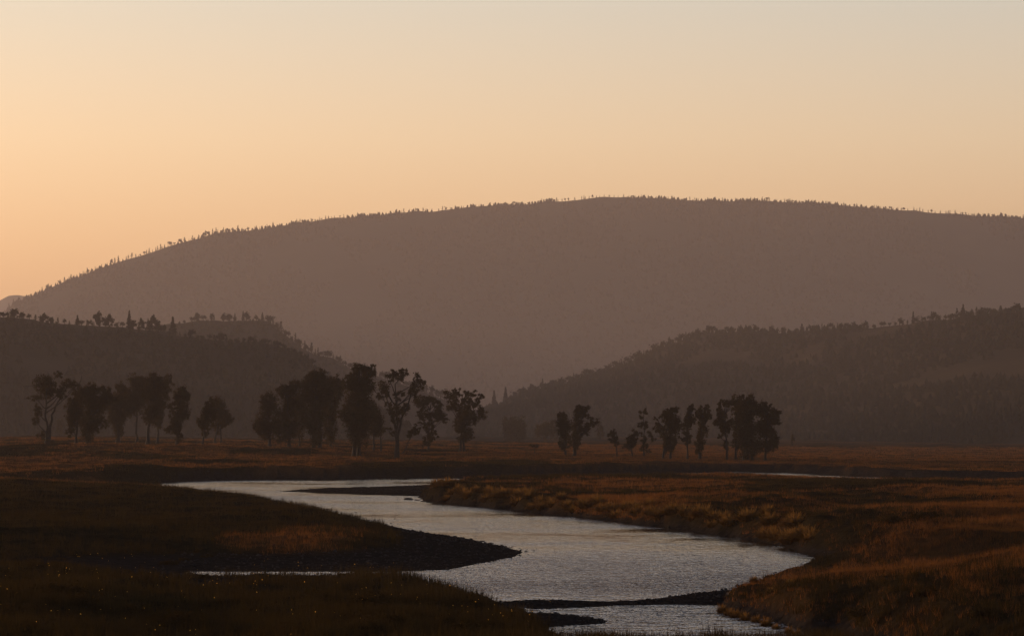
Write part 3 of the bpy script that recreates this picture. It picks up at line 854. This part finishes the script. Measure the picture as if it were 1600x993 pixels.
# taller stems in the foreground, left and along the bottom
r, X, Y, Z, D, S, G = scatter(7000, 7, 84, 150, -40, 1640)
px = 800 + X / Y * F
ok = (D > .2) & (((G < .6) & (px < 860)) | ((Y < 108) & ((G < .6) | (px < 1210))))
X, Y, Z = X[ok], Y[ok], Z[ok]
V, T = blades(r, X, Y, Z, r.uniform(.3, .62, len(X)) * np.where((px[ok] > 850) & (px[ok] < 1230), .5, 1.0), 7, np.full(len(X), .026), .45, np.full(len(X), .2))
link('tall_grass', mesh('tall_grass', V, [T], M_GREEN), kind='stuff', label='dark tall stems in the foreground')

r, X, Y, Z, D, S, G = scatter(1100, 17, 89, 104, 900, 1215)
ok = D > .2
X, Y, Z = X[ok], Y[ok], Z[ok]
V, T = blades(r, X, Y, Z, r.uniform(.15, .62, len(X)) * (.25 + 1.0 * vnoise(X / .8, Y / 3, 61)), 8, np.full(len(X), .028), .3, np.full(len(X), .22))
link('reeds', mesh('reeds', V, [T], M_GREEN), kind='stuff', label='dark grass tips along the near shore of the lower pool')

# ragged gap-free cover on the gravel: loose stones
r, X, Y, Z, D, S, G = scatter(26000, 8, 105, 620, 250, 1300)
ok = (D > -.5) & (G > .5) & (Z > -.10)
X, Y, Z = X[ok], Y[ok], Z[ok]
n = len(X)
sz = np.clip(r.lognormal(-3.0, .45, n), .03, .16) * np.clip(Y / 170, .8, 1.25)
oct_ = np.array([(1, 0, 0), (0, 1, 0), (-1, 0, 0), (0, -1, 0), (0, 0, .75), (0, 0, -.6)])
V = np.stack([X, Y, Z + sz * .2], 1)[:, None, :] + oct_[None] * sz[:, None, None] * r.uniform(.6, 1.2, (n, 6, 1))
ft = np.array([(0, 1, 4), (1, 2, 4), (2, 3, 4), (3, 0, 4), (1, 0, 5), (2, 1, 5), (3, 2, 5), (0, 3, 5)])
T = (np.arange(n)[:, None, None] * 6 + ft[None]).reshape(-1, 3)
link('gravel', mesh('gravel', V.reshape(-1, 3), [T], M_STONE), kind='stuff', label='dark gravel on the river bars')

# seed heads with the sun glint put into their bright colour
r, X, Y, Z, D, S, G = scatter(460, 9, 88, 175, -20, 860)
ok = (D > .2) & (vnoise(X / 1.5, Y / 3, 5) > .55)
X, Y, Z = X[ok], Y[ok], Z[ok]
hgt = r.uniform(.45, .75, len(X))
V, Q = quads_at(np.stack([X, Y, Z + hgt], 1), .036, r=r)
link('seed_glints', mesh('seed_glints', V, [Q], M_SEED_GLINT), kind='stuff', label='foreground seed heads with sun glints put into their bright colour')

# ------------------------------------------------------------------ tussocks along the cut bank
def tussock_mesh(seed):
    r = np.random.default_rng(seed)
    n = 420
    V, Q = [], []
    for i in range(n):
        ph = r.uniform(0, 2 * math.pi)
        L = r.uniform(.55, 1.15)
        out = r.uniform(.15, 1.0)
        w = r.uniform(.012, .022) * 1.6
        b0 = np.array([math.cos(ph), math.sin(ph), 0]) * r.uniform(0, .28)
        side = np.array([-math.sin(ph), math.cos(ph), 0])
        for k, t in enumerate((0, .4, .75, 1.0)):
            p = b0 + np.array([math.cos(ph) * out * L * t ** 1.3, math.sin(ph) * out * L * t ** 1.3, L * (t * 1.1 - out * 1.15 * t * t) * .85])
            ww = w * (1 - t * .9)
            V += [p - side * ww, p + side * ww]
            if k:
                m = len(V)
                Q.append((m - 4, m - 3, m - 1, m - 2))
    return mesh('grass_tussock', np.array(V), [np.array(Q)], M_TUSSOCK)
TUS = [tussock_mesh(100 + i) for i in range(4)]

def place(name, me, px, py, z_guess, label, cat, group, scale, dz=-.05, inland=0.0, sq=1.0):
    """Stand a copy where the photo shows its foot."""
    x, y = at_px(px, py, z_guess)
    z, D, S, G = terrain(np.array([x]), np.array([y]))
    o = link(name, me, loc=(x, y, float(z[0]) + dz), label=label, category=cat, group=group)
    o.rotation_euler = (0, 0, random.uniform(0, 6.28))
    o.scale = (scale, scale, scale * sq)
    return o

bank = [(668,782),(700,786),(780,794),(850,802),(950,813),(1050,825),(1150,839),(1215,852),(1255,864)]
bp = np.array([at_px(*p) for p in bank])
seg = np.concatenate([[0], np.cumsum(np.linalg.norm(np.diff(bp, axis=0), axis=1))])
s_ = 1.0
while s_ < seg[-1]:
    x, y = np.interp(s_, seg, bp[:, 0]), np.interp(s_, seg, bp[:, 1])
    off = random.uniform(.6, 1.5)
    ang = random.uniform(-.4, .4)
    x, y = x + off * (.75 + ang), y + off * 1.1
    z = terrain(np.array([x]), np.array([y]))[0][0]
    o = link('grass_tussock', random.choice(TUS), loc=(x, y, max(z - .1, .2)), label='arching sunlit grass tussock on the lip of the right cut bank', category='grass tussock', group='tussocks along the right cut bank')
    k = random.uniform(1.0, 1.75)
    o.scale = (k * random.uniform(.9, 1.3), k, k * .8)
    o.rotation_euler = (0, 0, random.uniform(0, 6.28))
    s_ += random.uniform(1.4, 3.4)
for px, py in [(1128,948),(1140,952),(1152,955),(1166,959),(1180,962),(1196,967),(1212,972),(1230,978),(1248,984),(1145,930),(1175,935),(1205,945),(1235,955)]:
    place('grass_tussock', random.choice(TUS), px + random.uniform(-3, 3), py - 4, .3, 'drooping grass tussock on the near right bank above the lower pool', 'grass tussock', 'tussocks on the near right bank', random.uniform(.35, .6), 0.0)

# ------------------------------------------------------------------ shrubs
def shrub_parts(seed, n=520):
    r = np.random.default_rng(seed)
    c = r.normal(size=(26, 3))
    c /= np.linalg.norm(c, axis=1)[:, None]
    c[:, 2] = np.abs(c[:, 2])
    c *= r.uniform(.5, 1, 26)[:, None]
    P = c[r.integers(0, 26, n)] * [.9, .9, .7] + r.normal(scale=.13, size=(n, 3))
    P[:, 2] = np.abs(P[:, 2]) + .02
    V, Q = quads_at(P, .15, r=r)
    st = [tube([(0, 0, -.1), c[k] * [.4, .4, .45], c[k] * [.85, .85, .7]], [.03, .02, .008], 4) for k in range(12)]
    sv, sq = join(st)
    return mesh('foliage', V, [Q], M_GREEN), mesh('stems', sv, [sq], M_BARK)
SHR = [shrub_parts(200 + i) for i in range(4)]

def shrub(px, py, w_px, label, group=None, zg=1.3, flat=.75, name='sage_shrub'):
    x, y = at_px(px, py, zg)
    z, D, S, G = terrain(np.array([x]), np.array([y]))
    if D[0] < .3:
        return
    root = link(name, None, loc=(x, y, float(z[0]) - .03), label=label, category='shrub', group=group)
    for me, n_ in zip(random.choice(SHR), ('foliage', 'stems')):
        link(n_, me, root)
    k = w_px * y / F * .5
    root.scale = (k, k, k * flat)
    root.rotation_euler = (0, 0, random.uniform(0, 6.28))

shrub(1215, 896, 20, 'small upright bush breaking the skyline of the near right bank', zg=.5, flat=1.7)
for px, py, w, lab in [(1350,938,60,'large dark low shrub in the near right meadow'), (1310,945,44,'dark shrub left of the large one in the near right meadow'), (1400,832,60,'dark wide shrub in a hollow of the right meadow, left one'),
 (1445,832,56,'dark wide shrub in a hollow of the right meadow, right one'), (1280,895,30,'dark shrub beside the river bend'), (1450,945,50,'dark shrub among orange grass low on the right'), (1540,960,60,'dark shrub near the lower right corner'),
 (1420,985,54,'dark shrub at the bottom edge on the right'), (1500,890,44,'dark shrub in the middle of the right meadow')]:
    shrub(px, py, w, lab, 'dark shrubs in the right meadow')
rr = random.Random(4)
for i in range(46):
    shrub(rr.uniform(880, 1600), 740 + 120 * rr.random() ** 1.4, rr.uniform(9, 24), 'low dark sage shrub scattered in the far right meadow', 'sage shrubs of the right meadow', 1.25, .55)
for i in range(60):
    py = 745 + 130 * rr.random() ** 1.2
    shrub(rr.uniform(-10, 330), py, rr.uniform(12, 34) * (.6 + (py - 745) / 200), 'low dark sage shrub scattered over the left meadow', 'sage shrubs of the left meadow', 1.4, .6)
for i in range(70):
    shrub(rr.uniform(-10, 830), rr.uniform(925, 1010), rr.uniform(30, 84), 'dark sagebrush clump in the left foreground', 'sagebrush in the left foreground', 1.4, .7)

# ------------------------------------------------------------------ single stones in and beside the water
def stone_mesh(seed):
    r = np.random.default_rng(seed)
    n, m = 8, 5
    V = [(0, 0, -.5)]
    for j in range(1, m):
        t = math.pi * j / m
        for i in range(n):
            p = 2 * math.pi * i / n
            k = r.uniform(.8, 1.15)
            V.append((math.sin(t) * math.cos(p) * k, math.sin(t) * math.sin(p) * k * .8, -math.cos(t) * .55 * k))
    V.append((0, 0, .55))
    T, Q = [], []
    for i in range(n):
        T.append((0, 1 + (i + 1) % n, 1 + i))
        T.append((len(V) - 1, 1 + (m - 2) * n + i, 1 + (m - 2) * n + (i + 1) % n))
        for j in range(m - 2):
            Q.append((1 + j * n + i, 1 + j * n + (i + 1) % n, 1 + (j + 1) * n + (i + 1) % n, 1 + (j + 1) * n + i))
    return mesh('stone', np.array(V), [np.array(T), np.array(Q)], M_STONE, True)
STN = [stone_mesh(300 + i) for i in range(4)]
def stone(px, py, w, label, group, flat=1.0):
    x, y = at_px(px, py)
    z, D, S, G = terrain(np.array([x]), np.array([y]))
    zz = max(float(z[0]), -.04)
    if zz > .6:
        return
    o = link('stone', rr.choice(STN), loc=(x, y, zz + w * y / F * .08), label=label, category='stone', group=group)
    k = w * y / F * .5
    o.scale = (k, k * 1.2, k * flat)
    o.rotation_euler = (rr.uniform(-.2, .2), rr.uniform(-.2, .2), rr.uniform(0, 6.28))
for i in range(34):
    t = rr.random()
    stone(470 + 190 * t + rr.uniform(-8, 8), 797 + 31 * t - rr.uniform(-3, 12), rr.uniform(2.5, 6), 'small stone in the shallows off the left bank', 'stones in the shallows')
for i in range(44):
    t = rr.random()
    stone(700 + 135 * t, 838 + 22 * t + rr.uniform(-2, 4), rr.uniform(3, 6.5), 'small dark stone along the edge of the left gravel point', 'stones edging the gravel point', .9)
for px, py, w in [(822,861,7),(834,860,6),(846,863,4),(826,866,5),(812,868,5),(838,856,4)]:
    stone(px, py, w, 'stone in the water off the tip of the gravel point', 'stones off the gravel point tip')
stone(638, 780, 16, 'flat low rock in the water left of the grassy headland', None, .45)
stone(652, 781, 9, 'smaller rock beside the flat one near the grassy headland', None, .5)
for i in range(24):
    t = rr.random()
    stone(860 + 90 * t + rr.uniform(-4, 8), 958 + 12 * t + rr.uniform(-2, 5), rr.uniform(3.5, 7), 'dark stone on the small spit in the lower pool', 'stones of the small spit')
stone(964, 969, 7, 'single stone in the water beyond the small spit', None)
for i in range(26):
    t = rr.random()
    stone(960 + 170 * t, 941 - 15 * t + rr.uniform(0, 8), rr.uniform(3, 6), 'dark stone on the gravel bar between the two pools', 'stones of the gravel bar')

# ------------------------------------------------------------------ haze over the whole valley
x0, x1, y0, y1, z0, z1 = -16500, 16500, -1500, 15000, -4.5, 640
v = [(x, y, z) for z in (z0, z1) for y in (y0, y1) for x in (x0, x1)]
hz = bpy.data.meshes.new('haze')
hz.from_pydata(v, [], [(0, 2, 3, 1), (4, 5, 7, 6), (0, 1, 5, 4), (2, 6, 7, 3), (0, 4, 6, 2), (1, 3, 7, 5)])
hm = bpy.data.materials.new('haze')
hm.use_nodes = True
hn = hm.node_tree
for n_ in list(hn.nodes):
    if n_.type == 'BSDF_PRINCIPLED':
        hn.nodes.remove(n_)
pv = hn.nodes.new('ShaderNodeVolumePrincipled')
pv.inputs['Color'].default_value = (0.97, 0.82, 0.785, 1)
pv.inputs['Density'].default_value = 5.4e-5
pv.inputs['Anisotropy'].default_value = 0.2
hn.links.new(pv.outputs[0], [n_ for n_ in hn.nodes if n_.type == 'OUTPUT_MATERIAL'][0].inputs['Volume'])
hz.materials.append(hm)
link('haze', hz, kind='stuff', label='warm evening haze filling the valley')
